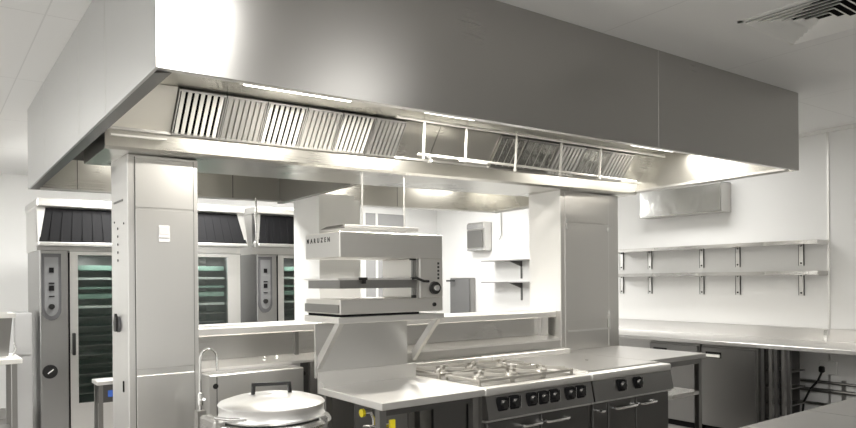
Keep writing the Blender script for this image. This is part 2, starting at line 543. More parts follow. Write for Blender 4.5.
c = thing('service_column', 'pale steel service column at the left end, with white switch label', 'column', (1.1, 4.09, 0))
zt = 2.203
B(.91, 1.29, 3.90, 4.28, 0, zt, bev=.004).build('casing', STEEL_PALE, c)
pn = B(.95, 1.262, 3.894, 3.90, 1.03, 1.905, bev=.002).build('front_panel', STEEL_PALE, c)
B(.95, 1.262, 3.894, 3.90, .55, .995, bev=.002).build('lower_panel', STEEL_PALE, c)
B(.95, 1.262, 3.896, 3.90, 1.915, 2.185, bev=.002).build('top_panel', STEEL_PALE, c)
B(.945, .95, 3.897, 3.90, .5, 2.19).build('seam', STEEL_DK, c)
B(1.262, 1.266, 3.897, 3.90, .5, 2.19).build('seam', STEEL_MID, c)
lb = B(1.070, 1.128, 3.889, 3.894, 1.73, 1.82).build('label_plate', STICK, c)
B(1.074, 1.124, 3.887, 3.889, 1.768, 1.810).build('print', STICK2, lb)
B(1.072, 1.126, 3.887, 3.889, 1.748, 1.754).build('print', GREYDOOR, lb)
m = MB()
for k in range(5): m.lathe([(.007, -.003), (.007, 0)], (.91, 4.12, 1.63 + k * .045), 8, 'x')
m.lathe([(.006, -.003), (.006, 0)], (.91, 3.98, 1.83), 8, 'x'); m.lathe([(.006, -.003), (.006, 0)], (.91, 4.2, 1.85), 8, 'x')
m.build('vent_holes', BLACKM, c)
sw = MB().lathe([(.045, -.012), (.045, 0)], (.91, 4.10, 1.27), 16, 'x').build('isolator_plate', PADGREY, c, True)
MB().prism([(4.08, 1.23), (4.13, 1.23), (4.14, 1.28), (4.11, 1.33), (4.08, 1.31)], 'x', .885, .898).build('isolator_handle', BLACK, sw)
MB().box(.905, .912, 4.00, 4.2, 1.955, 1.965).build('panel_seam', STEEL_DK, c)
B(.905, .91, 4.0, 4.015, .90, .96).build('slot', BLACKM, c)

c = thing('service_column', 'wide stainless service column right of the cooker line', 'column', (4.7, 4.1, 0))
zt = 2.262
B(4.345, 5.12, 3.90, 4.26, 0, zt, bev=.004).build('casing', STEEL, c)
B(4.339, 4.345, 3.90, 4.26, 1.236, zt).build('side_reflection', REFL_WHITE, c)  # steel side face painted white for the pale reflection on it
B(4.40, 4.97, 3.894, 3.90, 1.15, 1.985, bev=.002).build('front_panel', STEEL, c)
B(4.40, 4.97, 3.894, 3.90, 1.995, 2.24, bev=.002).build('top_panel', STEEL, c)
B(4.395, 4.40, 3.895, 3.90, .9, 2.24).build('seam', STEEL_PALE, c)
B(4.97, 4.975, 3.895, 3.90, .9, 2.24).build('seam', STEEL_PALE, c)
m = MB()
for (x, z) in ((4.41, 1.95), (4.96, 1.95), (4.41, 2.0), (4.96, 1.2)): m.box(x - .012, x + .012, 3.885, 3.894, z - .02, z + .02)
m.build('clip', CHROME, c)
B(4.42, 4.96, 3.88, 3.894, 1.055, 1.07).build('ledge', STEEL_PALE, c)
B(4.955, 4.975, 3.88, 3.894, 1.055, 1.20).build('ledge', STEEL_PALE, c)

c = thing('boxed_column', 'white painted square column behind the hanging grill', 'column', (2.8, 5.22, 0))
B(2.65, 2.985, 5.0, 5.47, 0, 2.23).build('shaft', WHITE, c)
B(2.97, 3.06, 5.03, 5.4, 0, 2.20).build('pipe_boxing', WHITE, c)

# ------------------------------------------------------------------ dividing service wall between the two cooking lines
w = thing('dividing_wall', 'low stainless dividing wall with shelf top between the two cooking lines', 'partition', (2.8, 4.1, 0))
B(1.29, 4.345, 3.95, 4.31, 1.185, 1.235, bev=.006).build('top_shelf', STEEL_TOP, w)
B(1.29, 4.345, 4.05, 4.30, 0, 1.185).build('back_panel', STEEL_H, w)
m = MB(); m.prism([(3.90, .99), (3.90, 1.005), (4.05, 1.035), (4.05, .99)], 'x', 1.29, 1.95); m.build('ledge', STEEL_TOP, w)
m = MB(); m.prism([(3.90, .99), (3.90, 1.005), (4.05, 1.035), (4.05, .99)], 'x', 1.95, 4.345); m.build('ledge', STEEL_TOP, w)
B(1.29, 1.93, 3.91, 4.05, 0, .99).build('front_panel', STEEL_PALE, w)
B(2.0, 4.345, 3.91, 4.05, 0, .99).build('front_panel', STEEL, w)
B(1.93, 2.0, 3.93, 4.05, 0, .99).build('joint_channel', STEEL_DK, w)
B(1.95, 1.975, 4.02, 4.05, 1.03, 1.185).build('shelf_bracket', STEEL_MID, w)
B(4.22, 4.30, 4.01, 4.05, 1.03, 1.185).build('shelf_bracket', STEEL_PALE, w)
m = MB(); m.lathe([(.005, -.006), (.013, 0)], (1.70, 3.93, 1.03), 10, 'y'); m.lathe([(.005, -.006), (.013, 0)], (1.78, 3.93, 1.033), 10, 'y')
m.build('stud', CHROME, w)

# boiling kettle with its casing
k = thing('boiling_kettle', 'round stainless boiling kettle with a domed lid and black handle', 'boiling pan', (1.23, 2.86, 0))
kc = (1.262, 2.84)
MB().lathe([(.17, .40), (.21, .50), (.228, .80), (.228, .868), (.255, .872), (.262, .885), (.255, .898), (.222, .900)], (*kc, 0), 48).build('bowl', STEEL_H, k, True)
ld = MB().lathe([(.228, .905), (.234, .915), (.228, .925), (.230, .955), (.234, .965), (.228, .972), (.17, .990), (.10, 1.002), (0.0, 1.006)], (*kc, 0), 48).build('lid', LID, k, True)
# handle runs across the view
hx = Vector((math.sin(YAW), -math.cos(YAW), 0)); hy = Vector((math.cos(YAW), math.sin(YAW), 0))
def KP(a, b_, z): v = Vector((*kc, z)) + hx * a + hy * b_; return (v.x, v.y, v.z)
m = MB()
m.bar(KP(-.085, -.02, 1.046), KP(.075, .03, 1.046), .009, .007)
m.bar(KP(-.08, -.02, .99), KP(-.076, -.02, 1.052), .007, .007)
m.bar(KP(.075, .03, .99), KP(.070, .03, 1.052), .007, .007)
m.build('handle', BLACK, ld)
B(1.12, 1.42, 2.70, 3.10, 0, .45, bev=.01).build('cabinet', STEEL, k)
B(.985, 1.04, 2.80, 2.98, .84, .92, bev=.008).build('hinge_block', STEEL_H, k)
MB().tube([(1.0, 2.82, .93), (1.03, 2.75, .93), (1.09, 2.70, .93)], .008).build('hinge_bar', CHROME, k, True)
B(1.39, 1.43, 2.63, 2.66, .86, .915, bev=.006).build('catch', CHROME, k)
# floor panel behind
k = thing('kettle_stand', 'stainless housing with a round black plug hole behind the kettle', 'equipment housing', (1.58, 3.83, 0))
B(1.30, 1.88, 3.76, 3.90, .0, .982, bev=.006).build('casing', STEEL_PALE, k)
MB().lathe([(.014, -.004), (.016, 0)], (1.335, 3.76, .918), 14, 'y').build('plug', BLACK, k)
B(1.298, 1.303, 3.755, 3.76, 0, .982).build('edge_strip', STEEL_PALE, k)
B(1.34, 1.344, 3.757, 3.76, 0, .97).build('panel_joint', STEEL_DK, k)
m = MB(); m.lathe([(.014, -.004), (.016, 0)], (1.962, 3.93, .918), 14, 'y'); m.build('plug', BLACK, w)

f = thing('swan_neck_tap', 'slim chrome swan neck tap beside the left service column', 'tap', (1.25, 3.72, .45))
pts = [(1.235, 3.72, .45), (1.235, 3.72, 1.03)]
for i in range(13):
    a = PI - PI * i / 12
    pts.append((1.282 + .047 * math.cos(a), 3.72, 1.075 + .06 * math.sin(a)))
pts.append((1.331, 3.72, 1.01))
MB().tube(pts, .0075, 10).build('spout', CHROME, f, True)
MB().lathe([(.016, 0), (.016, .06), (.012, .07)], (1.235, 3.72, .83), 14).build('collar', CHROME, f, True)
MB().tube([(1.235, 3.72, .85), (1.235, 3.66, .87)], .008).build('lever', CHROME, f, True)
B(1.215, 1.26, 3.70, 3.757, .45, .80).build('riser', STEEL_H, f)

# ------------------------------------------------------------------ grill table and hanging grill
TX0, TX1, TY0, TY1 = 1.82, 2.50, 2.80, 3.45
t = thing('prep_table', 'stainless worktop table with a tall splashback under the hanging grill', 'table', (2.15, 3.1, 0))
B(TX0, TX1, TY0, TY1, .862, .90, bev=.003).build('tabletop', STEEL_TOP, t)
m = MB(); m.box(TX0, TX1, TY1, TY1 + .02, .862, .985); m.box(TX0 - .0, TX0 + .004, TY1 - .05, TY1, .90, .93)
m.build('upstand', STEEL_TOP, t)
sp = B(TX0 - .01, 2.45, 3.472, 3.487, .95, 1.262).build('splashback', STEEL_PALE, t)
for (x, y) in ((1.845, 2.85), (2.455, 2.85), (1.845, 3.40), (2.455, 3.40)):
    B(x - .02, x + .02, y - .02, y + .02, 0, .862).build('leg', STEEL_MID, t)
m = MB(); m.box(1.865, 2.435, 2.84, 2.85, .825, .862)
m.build('apron', STEEL_DK, t)
m = MB(); m.box(2.02, 2.03, 2.87, 3.40, .1, .85); m.box(2.2, 2.46, 2.88, 2.90, .1, .85)
m.build('inner_panel', STEEL_DK, t)
B(1.90, 1.93, 2.845, 2.86, .3, .80).build('cable_duct', YELLOW, t)
g = thing('gas_tap', 'yellow gas tap on a pipe beneath the grill table', 'gas tap', (1.87, 3.0, .6))
MB().lathe([(.010, -.02), (.022, -.019), (.022, -.003), (.018, 0)], (1.86, 3.03, .815), 8, 'x').build('yellow_knob', YELLOW, g, True)
MB().tube([(1.86, 3.03, .815), (1.90, 3.03, .815), (1.92, 3.03, .78), (1.92, 3.03, .60)], .012).build('pipe', CHROME, g, True)
MB().tube([(1.82, 2.97, .755), (1.86, 2.90, .76), (1.95, 2.895, .765)], .012).build('pipe_fitting', CHROME, g, True)

s = thing('salamander_grill', 'stainless hanging salamander grill with control knob above the prep table', 'grill', (2.17, 3.4, 1.265))
SX0, SX1, SY0, SY1 = 1.818, 2.523, 3.20, 3.60
CX = 2.352
m = MB(); m.box(SX0, SX1, SY0, SY1, 1.632, 1.774, bev=.004); hd = m.build('top_housing', STEEL_SAL, s)
B(SX0 - .002, SX0, SY0 + .005, SY1 - .005, 1.638, 1.767).build('side_plate', STEEL_PALE, hd)
M = Matrix(((0, 0, -1, SX0 - .0025), (-1, 0, 0, SY1 - .02), (0, 1, 0, 1.722), (0, 0, 0, 1)))
text_mesh('MARUZEN', .036, s, 'lettering', MARK, M, .0008)
B(CX, SX1, SY0, SY1, 1.402, 1.632, bev=.003).build('control_column', STEEL_SAL, s)
B(SX0, SX1, SY0, SY1, 1.321, 1.402, bev=.004).build('base', STEEL_SAL, s)
B(SX0 - .009, SX0 + .3, SY0 + .01, SY1, 1.329, 1.375).build('drip_tray', STEEL_MID, s)
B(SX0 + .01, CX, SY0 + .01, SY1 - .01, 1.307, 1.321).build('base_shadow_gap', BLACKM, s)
gr = B(SX0 - .01, CX - .015, SY0, SY1, 1.508, 1.518).build('grill_shelf', STEEL_TOP, s)
m = MB(); m.box(SX0 + .015, CX - .015, SY0 + .01, SY0 + .02, 1.462, 1.508); m.box(SX0 + .005, SX0 + .015, SY0 + .01, SY1 - .02, 1.462, 1.508)
m.build('shelf_pan', STEEL_MID, gr)
m = MB(); m.box(1.935, 1.985, SY0 - .012, SY0, 1.508, 1.523); m.box(1.955, 1.975, SY0 - .012, SY0, 1.488, 1.508); m.build('shelf_catch', BLACK, gr)
MB().tube([(2.30, SY0 + .02, 1.513), (2.30, SY0 - .03, 1.52), (2.35, SY0 - .04, 1.50), (2.39, SY0 - .035, 1.498)], .008).build('lift_handle', BLACK, gr, True)
for xa in (CX - .038, CX - .016):
    B(xa, xa + .014, SY0 + .02, SY0 + .035, 1.402, 1.632).build('slide_rail', STEEL_MID, s)
B(CX - .06, CX - .02, SY0 + .01, SY0 + .02, 1.622, 1.632).build('rail_stop', BLACK, s)
B(CX - .05, CX - .02, SY0 + .01, SY0 + .02, 1.402, 1.418).build('rail_stop', BLACK, s)
kb = MB().lathe([(.037, -.018), (.039, 0)], (2.457, SY0, 1.459), 20, 'y').build('knob', BLACK, s, True)
MB().lathe([(.017, -.034), (.021, -.018)], (2.457, SY0, 1.459), 16, 'y').build('knob_cap', CHROME, kb, True)
m = MB()
for q in range(5): m.box(2.482, 2.495, SY0 - .002, SY0, 1.51 + q * .022, 1.523 + q * .022)
m.build('scale_print', MARK, s)
MB().lathe([(.012, -.01), (.012, 0)], (2.454, SY0, 1.361), 12, 'y').build('button', BLACK, s, True)
B(SX0 - .012, 2.535, SY0 - .0, SY1 + .0, 1.272, 1.307, bev=.003).build('support_frame', STEEL_TOP, s)
for x in (SX0 + .016, 2.50):
    m = MB(); m.prism([(SY0 + .01, 1.272), (SY0 + .06, 1.272), (3.471, 1.07), (3.471, 1.00)], 'x', x - .014, x + .014)
    m.build('bracket', STEEL_PALE, s)
tp = thing('flue_shelf', 'flat steel plate hung on two thin rods above the grill', 'shelf', (2.45, 3.85, 1.84))
B(2.15, 2.73, 3.72, 3.98, 1.838, 1.862, bev=.003).build('plate', STEEL_TOP, tp)
for xr in (2.36, 2.70):
    MB().tube([(xr, 3.85, 1.86), (xr, 3.85, 2.235 + fall(xr, 3.85))], .006).build('rod', STEEL_PALE, tp, True)
m = MB(); m.prism([(2.10, 1.838), (2.15, 1.862), (2.15, 1.838)], 'y', 3.72, 3.95); m.build('edge_tab', STEEL_MID, tp)

# ------------------------------------------------------------------ cookers
CY = 2.86
def door_handle(par, x0, x1, z, y=CY - .012):
    h = MB().tube([(x0, y + .012, z), (x0 + .005, y - .03, z), (x0 + .02, y - .038, z), (x1 - .02, y - .038, z), (x1 - .005, y - .03, z), (x1, y + .012, z)], .010, 8)
    return h.build('handle', CHROME, par, True)


def cooker_body(t, x0, x1, knobs, doors, kr=.030):
    B(x0, x1, CY, 3.82, .12, .845).build('body', STEEL_MID, t)
    m = MB(); m.box(x0, x1, CY - .035, 3.84, .850, .897, bev=.010, seg=3)
    m.build('hob_surround', STEEL_TOP, t, True)
    m = MB(); m.prism([(CY - .03, .850), (CY, .850), (CY, .715), (CY + .0 - .0, .715), (CY - .055, .722)], 'x', x0 + .004, x1 - .004)
    fa = m.build('control_fascia', STEEL_FAS, t)
    for kx in knobs:
        cz = .800; cy = CY - .042
        kb = MB(); kb.box(kx - .042, kx + .042, cy - .010, cy + .02, cz - .042, cz + .040, bev=.014, seg=2)
        kb.build('knob_recess', BLACKM, fa, True)
        MB().lathe([(.022, -.030), (.026, -.006)], (kx, cy, cz), 14, 'y').build('knob', BLACK, fa, True)
        B(kx + .0425, kx + .0455, cy - .012, cy - .004, cz - .036, cz + .034).build('knob_guard', CHROME, fa)
    for (a, b_, ha, hb) in doors:
        d = B(a, b_, CY - .022, CY, .16, .700, bev=.004).build('oven_door', STEEL_DK, t)
        door_handle(d, ha, hb, .655, CY - .022)
    B(x0, x1, CY - .03, CY, .704, .714).build('rail', STEEL_PALE, t)
    for xx in (x0 + .06, x1 - .06):
        for yy in (CY + .07, 3.75):
            MB().lathe([(.022, 0), (.022, .12)], (xx, yy, 0), 12).build('foot', STEEL_MID, t, True)
    B(x0 + .02, x1 - .02, CY + .05, CY + .06, 0, .12).build('plinth', STEEL_DK, t)


cX0, cXm, cX1 = 2.525, 3.43, 4.30
t = thing('gas_range', 'six burner gas cooker with black knobs between table and solid top', 'cooker', (2.98, 3.3, 0))
cooker_body(t, cX0, cXm, (2.645, 2.738, 2.88, 2.975, 3.07, 3.215, 3.31), ((cX0 + .02, 2.97, 2.80, 2.96), (2.98, cXm - .02, 2.995, 3.20)))
B(cX0 + .03, cXm - .08, CY + .03, 3.72, .888, .899).build('hob_pan', HOBPAN, t)
for i in range(3):
    for j in range(2):
        bx = cX0 + .155 + i * .265; by = CY + .20 + j * .37
        MB().lathe([(.055, .899), (.055, .910), (.045, .916), (.040, .926), (.0, .929)], (bx, by, 0), 20).build('burner', CAST, t, True)
        m = MB(); r = .125
        for a in range(4):
            ang = a * PI / 2 + PI / 4
            dx, dy = math.cos(ang), math.sin(ang)
            m.bar((bx + dx * .03, by + dy * .03, .938), (bx + dx * r * 1.25, by + dy * r * 1.25, .938), .008, .009)
        for a in range(4):
            x_, y_ = [(1, 1), (1, -1), (-1, -1), (-1, 1)][a]; x2, y2 = [(1, -1), (-1, -1), (-1, 1), (1, 1)][a]
            m.bar((bx + x_ * r, by + y_ * r * 1.2, .925), (bx + x2 * r, by + y2 * r * 1.2, .925), .006, .007)
            m.bar((bx + x_ * r, by + y_ * r * 1.2, .899), (bx + x_ * r, by + y_ * r * 1.2, .935), .007, .007)
        m.build('pan_support', CAST, t)
m = MB(); m.box(cX0, cXm + .0, 3.76, 3.84, .897, .935, bev=.004); rs = m.build('rear_riser', STEEL_TOP, t)
MB().tube([(cX0 + .25, 3.74, .945), (3.3, 3.74, .945)], .006).build('rear_rail', CHROME, t, True)
m = MB()
for x in (2.57, 2.66): m.lathe([(.014, 0), (.014, .010)], (x, 3.80, .935), 12)
m.build('plug', BLACK, rs)

t = thing('solid_top_range', 'flat plate solid top cooker with two knobs right of the gas burners', 'cooker', (3.9, 3.3, 0))
cooker_body(t, cXm + .005, cX1, (3.72, 3.895), ((cXm + .025, 3.60, 3.50, 3.51), (3.61, 3.895, 3.65, 3.88), (3.905, cX1 - .02, 3.92, 4.10)))
B(cXm + .05, cX1 - .03, CY + .04, 3.70, .896, .905, bev=.003).build('hot_plate', STEEL_WALL, t)
MB().lathe([(.012, .905), (.012, .909)], (3.95, 3.3, 0), 12).build('plate_plug', STEEL_MID, t)
B(cXm + .005, cX1, 3.76, 3.84, .897, .935, bev=.004).build('rear_riser', STEEL_TOP, t)

t = thing('infill_table', 'steel table with undershelf at the right end of the cookers', 'table', (4.85, 3.4, 0))
B(4.31, 5.08, 3.02, 3.885, .862, .900, bev=.004).build('tabletop', STEEL_WALL, t)
for (x, y) in ((5.04, 3.07), (4.36, 3.07), (5.04, 3.83), (4.36, 3.83)):
    B(x - .02, x + .02, y - .02, y + .02, 0, .862).build('leg', STEEL_MID, t)
B(4.36, 5.04, 3.05, 3.85, .57, .60).build('undershelf', STEEL_H, t)
m = MB(); m.box(4.36, 5.04, 3.045, 3.06, .82, .862); m.box(5.05, 5.065, 3.07, 3.83, .81, .862); m.build('apron', STEEL_MID, t)

# ------------------------------------------------------------------ ovens with their hoods
def oven(x0, label, y=6.8, w=.90, zt=1.80, dz=0, tray=GREEN):
    t = thing('combi_oven', label, 'oven', (x0 + w / 2, y + .4, 0), 'tall combi ovens along the back')
    x1 = x0 + w
    m = MB()
    # body open where the window is
    wx0, wx1, wz0, wz1 = x0 + .30, x1 - .165, .42, 1.76
    m.box(x0, x1, y + .05, y + .80, .12, .40); m.box(x0, x1, y + .05, y + .80, 1.78, zt)
    m.box(x0, wx0 - .03, y + .05, y + .80, .40, 1.78); m.box(wx1 + .03, x1, y + .05, y + .80, .40, 1.78)
    m.box(wx0 - .03, wx1 + .03, y + .75, y + .80, .40, 1.78)
    m.build('cabinet', OVENBODY, t)
    B(x0, x0 + .225, y, y + .05, .12, zt, bev=.005).build('control_panel', OVENBODY, t)
    # pad with rounded bottom
    px0, px1 = x0 + .012, x0 + .165
    r = (px1 - px0) / 2
    poly = [(px0, 1.77), (px0, 1.27)] + [((px0 + px1) / 2 + r * math.cos(a), 1.27 + 1.2 * r * math.sin(a)) for a in [PI + PI * i / 12 for i in range(1, 12)]] + [(px1, 1.27), (px1, 1.77)]
    pad = MB().prism(poly, 'y', y - .012, y).build('control_pad', PADGREY, t)
    xm = (px0 + px1) / 2
    poly2 = [((p[0] - xm) * .72 + xm, (p[1] - 1.5) * .88 + 1.5) for p in poly]
    MB().prism(poly2, 'y', y - .015, y - .012).build('pad_inlay', PADIN, pad)
    m = MB()
    m.box(xm - .018, xm + .018, y - .020, y - .015, 1.60, 1.645)
    m.box(xm - .022, xm + .022, y - .020, y - .015, 1.50, 1.512)
    m.box(xm - .02, xm + .02, y - .020, y - .015, 1.44, 1.485)
    m.box(xm - .022, xm + .022, y - .020, y - .015, 1.385, 1.395)
    m.build('display', BLACKM, pad)
    MB().lathe([(.024, -.03), (.026, -.015)], (xm, y, 1.30), 16, 'y').build('dial', BLACK, pad, True)
    kb = MB().lathe([(.058, -.012), (.062, 0)], (x0 + .075, y, .725), 24, 'y').build('timer_dial', BLACK, t, True)
    MB().bar((x0 + .055, y - .015, .71), (x0 + .1, y - .015, .745), .006, .004).build('pointer', STICK, kb)
    # door frame and glass
    m = MB(); dx0 = x0 + .235
    m.box(dx0, wx0, y - .01, y + .04, .14, zt - .01); m.box(wx1, x1 - .03, y - .01, y + .04, .14, zt - .01)
    m.box(wx0, wx1, y - .01, y + .04, .14, wz0); m.box(wx0, wx1, y - .01, y + .04, wz1, zt - .01)
    dr = m.build('door', STEEL_PALE, t)
    B(wx0, wx1, y + .005, y + .015, wz0, wz1).build('glass', GLASS_G, dr)
    B(dx0 - .008, dx0, y - .002, y + .03, .14, zt - .02).build('gasket', BLACKM, t)
    B(x1 - .030, x1 - .022, y - .002, y + .03, .14, zt - .02).build('gasket', BLACKM, t)
    MB().box(dx0 + .012, dx0 + .038, y - .06, y - .01, .86, 1.06, bev=.008, seg=2).build('door_handle', BLACK, dr, True)
    B(wx0 - .02, wx1 + .02, y + .70, y + .74, .42, 1.76).build('inner_wall', STEEL_MID, t)
    for i in range(14):
        z = .48 + i * .088
        mt = tray if i > 8 else STEEL_MID
        if i == 9 or i == 12: mt = PALEGREEN
        B(wx0 - .01, wx1 + .01, y + .12, y + .60, z, z + (.045 if i in (10, 13) else .022 if i > 8 else .008)).build('tray', mt, t)
    # foot
    for xx in (x0 + .06, x1 - .06):
        for yy in (y + .1, y + .72):
            MB().lathe([(.02, 0), (.02, .12)], (xx, yy, 0), 10).build('foot', STEEL_MID, t, True)
    # extraction cap
    z0, z1 = zt + .04 + dz, zt + .46 + dz
    yb = y + .05
    cap = B(x0 - .02, x1 + .02, y - .02, y + .8, z1 - .075, z1, bev=.01).build('cap_top', STEEL_PALE, t)
    B(x0 - .01, x1 + .01, y + .10, y + .8, zt, z1 - .07).build('cap_body', STEEL_PALE, t)
    m = MB()
    yf = y - .20   # lower front edge stands out further than the upper edge
    def quad(xa0, xa1, xb0, xb1, ya, yb_, za, zb, th):
        return [(xa0, ya, za), (xa1, ya, za), (xb1, yb_, zb), (xb0, yb_, zb), (xa0, ya + th, za), (xa1, ya + th, za), (xb1, yb_ + th, zb), (xb0, yb_ + th, zb)]
    bf = [(0, 1, 2, 3), (7, 6, 5, 4), (0, 4, 5, 1), (1, 5, 6, 2), (2, 6, 7, 3), (3, 7, 4, 0)]
    m.add(quad(x0 - .015, x1 + .015, x0 + .05, x1 - .04, y - .08, y + .02, z0 + .03, z1 - .085, .01), bf)
    m.build('black_filter', BLACKM, t)
    m = MB()
    for i in range(9):
        f0 = .06 + i * .1
        xa = x0 + .01 + (w - .02) * f0; xb = x0 + .06 + (w - .11) * f0
        m.add(quad(xa, xa + .035, xb, xb + .032, y - .086, y + .014, z0 + .04, z1 - .095, .006), bf)
    m.build('filter_baffle', FILTBLK, t)
    m = MB(); m.box(x0 - .02, x1 + .02, y - .10, y + .1, z0 - .005, z0 + .028, bev=.006)
    m.build('cap_lower_rail', STEEL_PALE, t)
    MB().add(quad(x1 + .0, x1 + .022, x1 - .055, x1 + .022, y - .082, y + .018, z0 + .02, z1 - .07, .02), bf).build('cap_cheek', STEEL_PALE, t)
    MB().add(quad(x0 - .022, x0 - .012, x0 - .02, x0 + .052, y - .082, y + .018, z0 + .02, z1 - .07, .02), bf).build('cap_cheek', STEEL_PALE, t)
    l = bpy.data.lights.new('oven_fill', 'AREA'); l.shape = 'RECTANGLE'; l.size = .3; l.size_y = .08; l.energy = 3  # fill light added inside to brighten the trays behind the glass
    lo = bpy.data.objects.new('lamp', l); C.objects.link(lo); lo.parent = t
    lo.location = Vector(((wx0 + wx1) / 2, y + .09, 1.77)) - Vector(t.location)
    return t


oven(.86, 'tall combi oven at the far left, round black timer dial showing')
oven(1.81, 'tall combi oven mostly hidden by the left service column, green trays behind glass', dz=.03)
oven(2.865, 'tall combi oven beside the white boxed column, only its control strip showing', dz=.04)
# small drain pipe / handle set between the ovens
r = thing('hanging_rod', 'thin vertical rod with a hook hanging between two ovens', 'rod', (2.30, 5.55, 1.80))
MB().tube([(2.335, 5.55, 2.26 + fall(2.3, 5.5)), (2.335, 5.55, 1.87), (2.33, 5.55, 1.835)], .007).build('rod', CHROME, r, True)
MB().box(2.315, 2.345, 5.53, 5.57, 1.80, 1.85, bev=.005).build('hook_block', STEEL_PALE, r)

# left tables and container
t = thing('side_table', 'white edged steel table at the left edge of the view', 'table', (.35, 6.45, 0))
B(.0, .66, 6.2, 6.75, .875, .915, bev=.004).build('tabletop', WHITEMETAL, t)
for (x, y) in ((.05, 6.25), (.61, 6.25), (.05, 6.7), (.61, 6.7)): B(x - .018, x + .018, y - .018, y + .018, 0, .875).build('leg', STEEL_MID, t)
B(.05, .61, 6.24, 6.7, .3, .325).build('undershelf', STEEL_MID, t)
t = thing('steel_container', 'tapered steel container with a rim on the left side table', 'container', (.40, 6.42, .915))
m = MB()
def fr(x0, x1, y0, y1, z): return [(x0, y0, z), (x1, y0, z), (x1, y1, z), (x0, y1, z)]
m.add(fr(.25, .575, 6.30, 6.56, .93) + fr(.22, .60, 6.26, 6.60, 1.24) + fr(.235, .585, 6.275, 6.585, 1.24) + fr(.262, .563, 6.312, 6.548, .945),
      [(3, 2, 1, 0), (0, 1, 5, 4), (1, 2, 6, 5), (2, 3, 7, 6), (3, 0, 4, 7), (4, 5, 9, 8), (5, 6, 10, 9), (6, 7, 11, 10), (7, 4, 8, 11), (8, 9, 13, 12), (9, 10, 14, 13), (10, 11, 15, 14), (11, 8, 12, 15), (12, 13, 14, 15)])
m.build('bowl', STEEL_MID, t)
m = MB(); m.box(.20, .62, 6.24, 6.262, 1.235, 1.27); m.box(.20, .62, 6.598, 6.62, 1.235, 1.27); m.box(.20, .222, 6.262, 6.598, 1.235, 1.27); m.box(.598, .62, 6.262, 6.598, 1.235, 1.27)
m.build('rim', WHITEMETAL, t)
B(.26, .56, 6.31, 6.55, .915, .93).build('foot', STEEL_PALE, t)
MB().tube([(.60, 6.26, .93), (.622, 6.25, .99), (.61, 6.25, 1.04)], .006).build('wire_clip', CHROME, t, True)

t = thing('white_cabinet', 'slim white cabinet side standing left of the left oven', 'cabinet', (.74, 6.75, 0))
B(.66, .80, 6.82, 7.3, 0, 1.25, bev=.004).build('carcass', GREYWHITE, t)
B(.675, .785, 6.81, 6.82, .12, .87).build('lower_door', GREYWHITE, t)
B(.675, .785, 6.81, 6.82, .89, 1.23).build('upper_door', GREYWHITE, t)
t = thing('low_stand', 'small low steel stand in front of the left oven', 'stand', (1.2, 5.75, 0))
B(1.07, 1.5, 5.55, 5.74, .735, .765, bev=.003).build('top', STEEL_TOP, t)
for (x, y) in ((1.10, 5.58), (1.47, 5.58), (1.10, 5.71), (1.47, 5.71)): B(x - .016, x + .016, y - .016, y + .016, 0, .735).build('leg', STEEL_MID, t)
B(1.15, 1.185, 5.565, 5.57, .64, .69).build('blue_tag', BLUE, t)
B(1.08, 1.48, 5.57, 5.585, .60, .735).build('apron', STEEL_DK, t)

# ------------------------------------------------------------------ right wall run
t = thing('wall_counter', 'long stainless worktop with upstand along the right wall', 'counter', (6.5, 3.2, .85))
B(6.13, 6.86, .3, 6.6, .862, .90, bev=.004).build('worktop', STEEL_WALL, t)
B(6.86, 6.895, .3, 6.6, .862, 1.02, bev=.003).build('upstand', STEEL_WALL, t)
B(6.84, 6.86, 2.84, 2.87, .90, 1.01).build('joint_clip', CHROME, t)
B(6.128, 6.132, 2.9, 3.15, .866, .896).build('joint', STEEL_PALE, t)
for y in (.4, 1.6): B(6.2, 6.24, y, y + .04, 0, .862).build('leg', STEEL_MID, t)


def fridge(y0, y1, label):
    t = thing('undercounter_fridge', label, 'fridge', (6.5, (y0 + y1) / 2, 0), 'undercounter fridges on the right wall')
    B(6.20, 6.80, y0, y1, .06, .85).build('carcass', STEEL_MID, t)
    dr = B(6.165, 6.20, y0 + .012, y1 - .012, .07, .835, bev=.004).build('door', STEEL_FR, t)
    hy = y1 - .06
    hr = B(6.160, 6.166, hy - .16, hy, .735, .79).build('handle_recess', BLACKM, dr)
    B(6.145, 6.160, hy - .15, hy - .01, .742, .768).build('handle', WHITEMETAL, hr)
    B(6.22, 6.78, y0 + .02, y1 - .02, 0, .06).build('plinth', BLACKM, t)


fridge(3.17, 3.73, 'undercounter fridge with bright recessed handle under the right counter')
fridge(3.75, 4.32, 'undercounter fridge half hidden behind the infill table legs')
t = thing('storage_rack', 'dark open rack of upright posts under the right counter', 'rack', (6.45, 2.98, 0))
for i, y in enumerate((3.12, 3.06, 3.0, 2.945, 2.89)):
    B(6.18 + .02 * (i % 2), 6.215 + .02 * (i % 2), y - .014, y + .014, 0, .855).build('post', STEEL_MID if i % 2 else STEEL_DK, t)
for z in (.2, .35, .5, .65): B(6.24, 6.50, 2.89, 3.14, z, z + .012).build('shelf', STEEL_DK, t)
B(6.50, 6.51, 2.94, 3.14, .05, .85).build('back_panel', STEEL_DK, t)
t = thing('wall_socket', 'white wall socket with black plug under the right counter', 'socket', (6.89, 2.88, .56))
B(6.885, 6.90, 2.775, 2.93, .585, .71, bev=.003).build('face_plate', WHITE, t)
pl = B(6.845, 6.885, 2.875, 2.925, .60, .66, bev=.01).build('plug', BLACK, t)
MB().tube([(6.86, 2.90, .60), (6.855, 2.93, .52), (6.85, 3.0, .43), (6.85, 3.06, .30), (6.85, 3.08, .1)], .010, 8).build('cord', BLACK, pl, True)
t = thing('wall_pipes', 'horizontal steel pipes low on the wall under the right counter', 'pipework', (6.86, 2.2, .3))
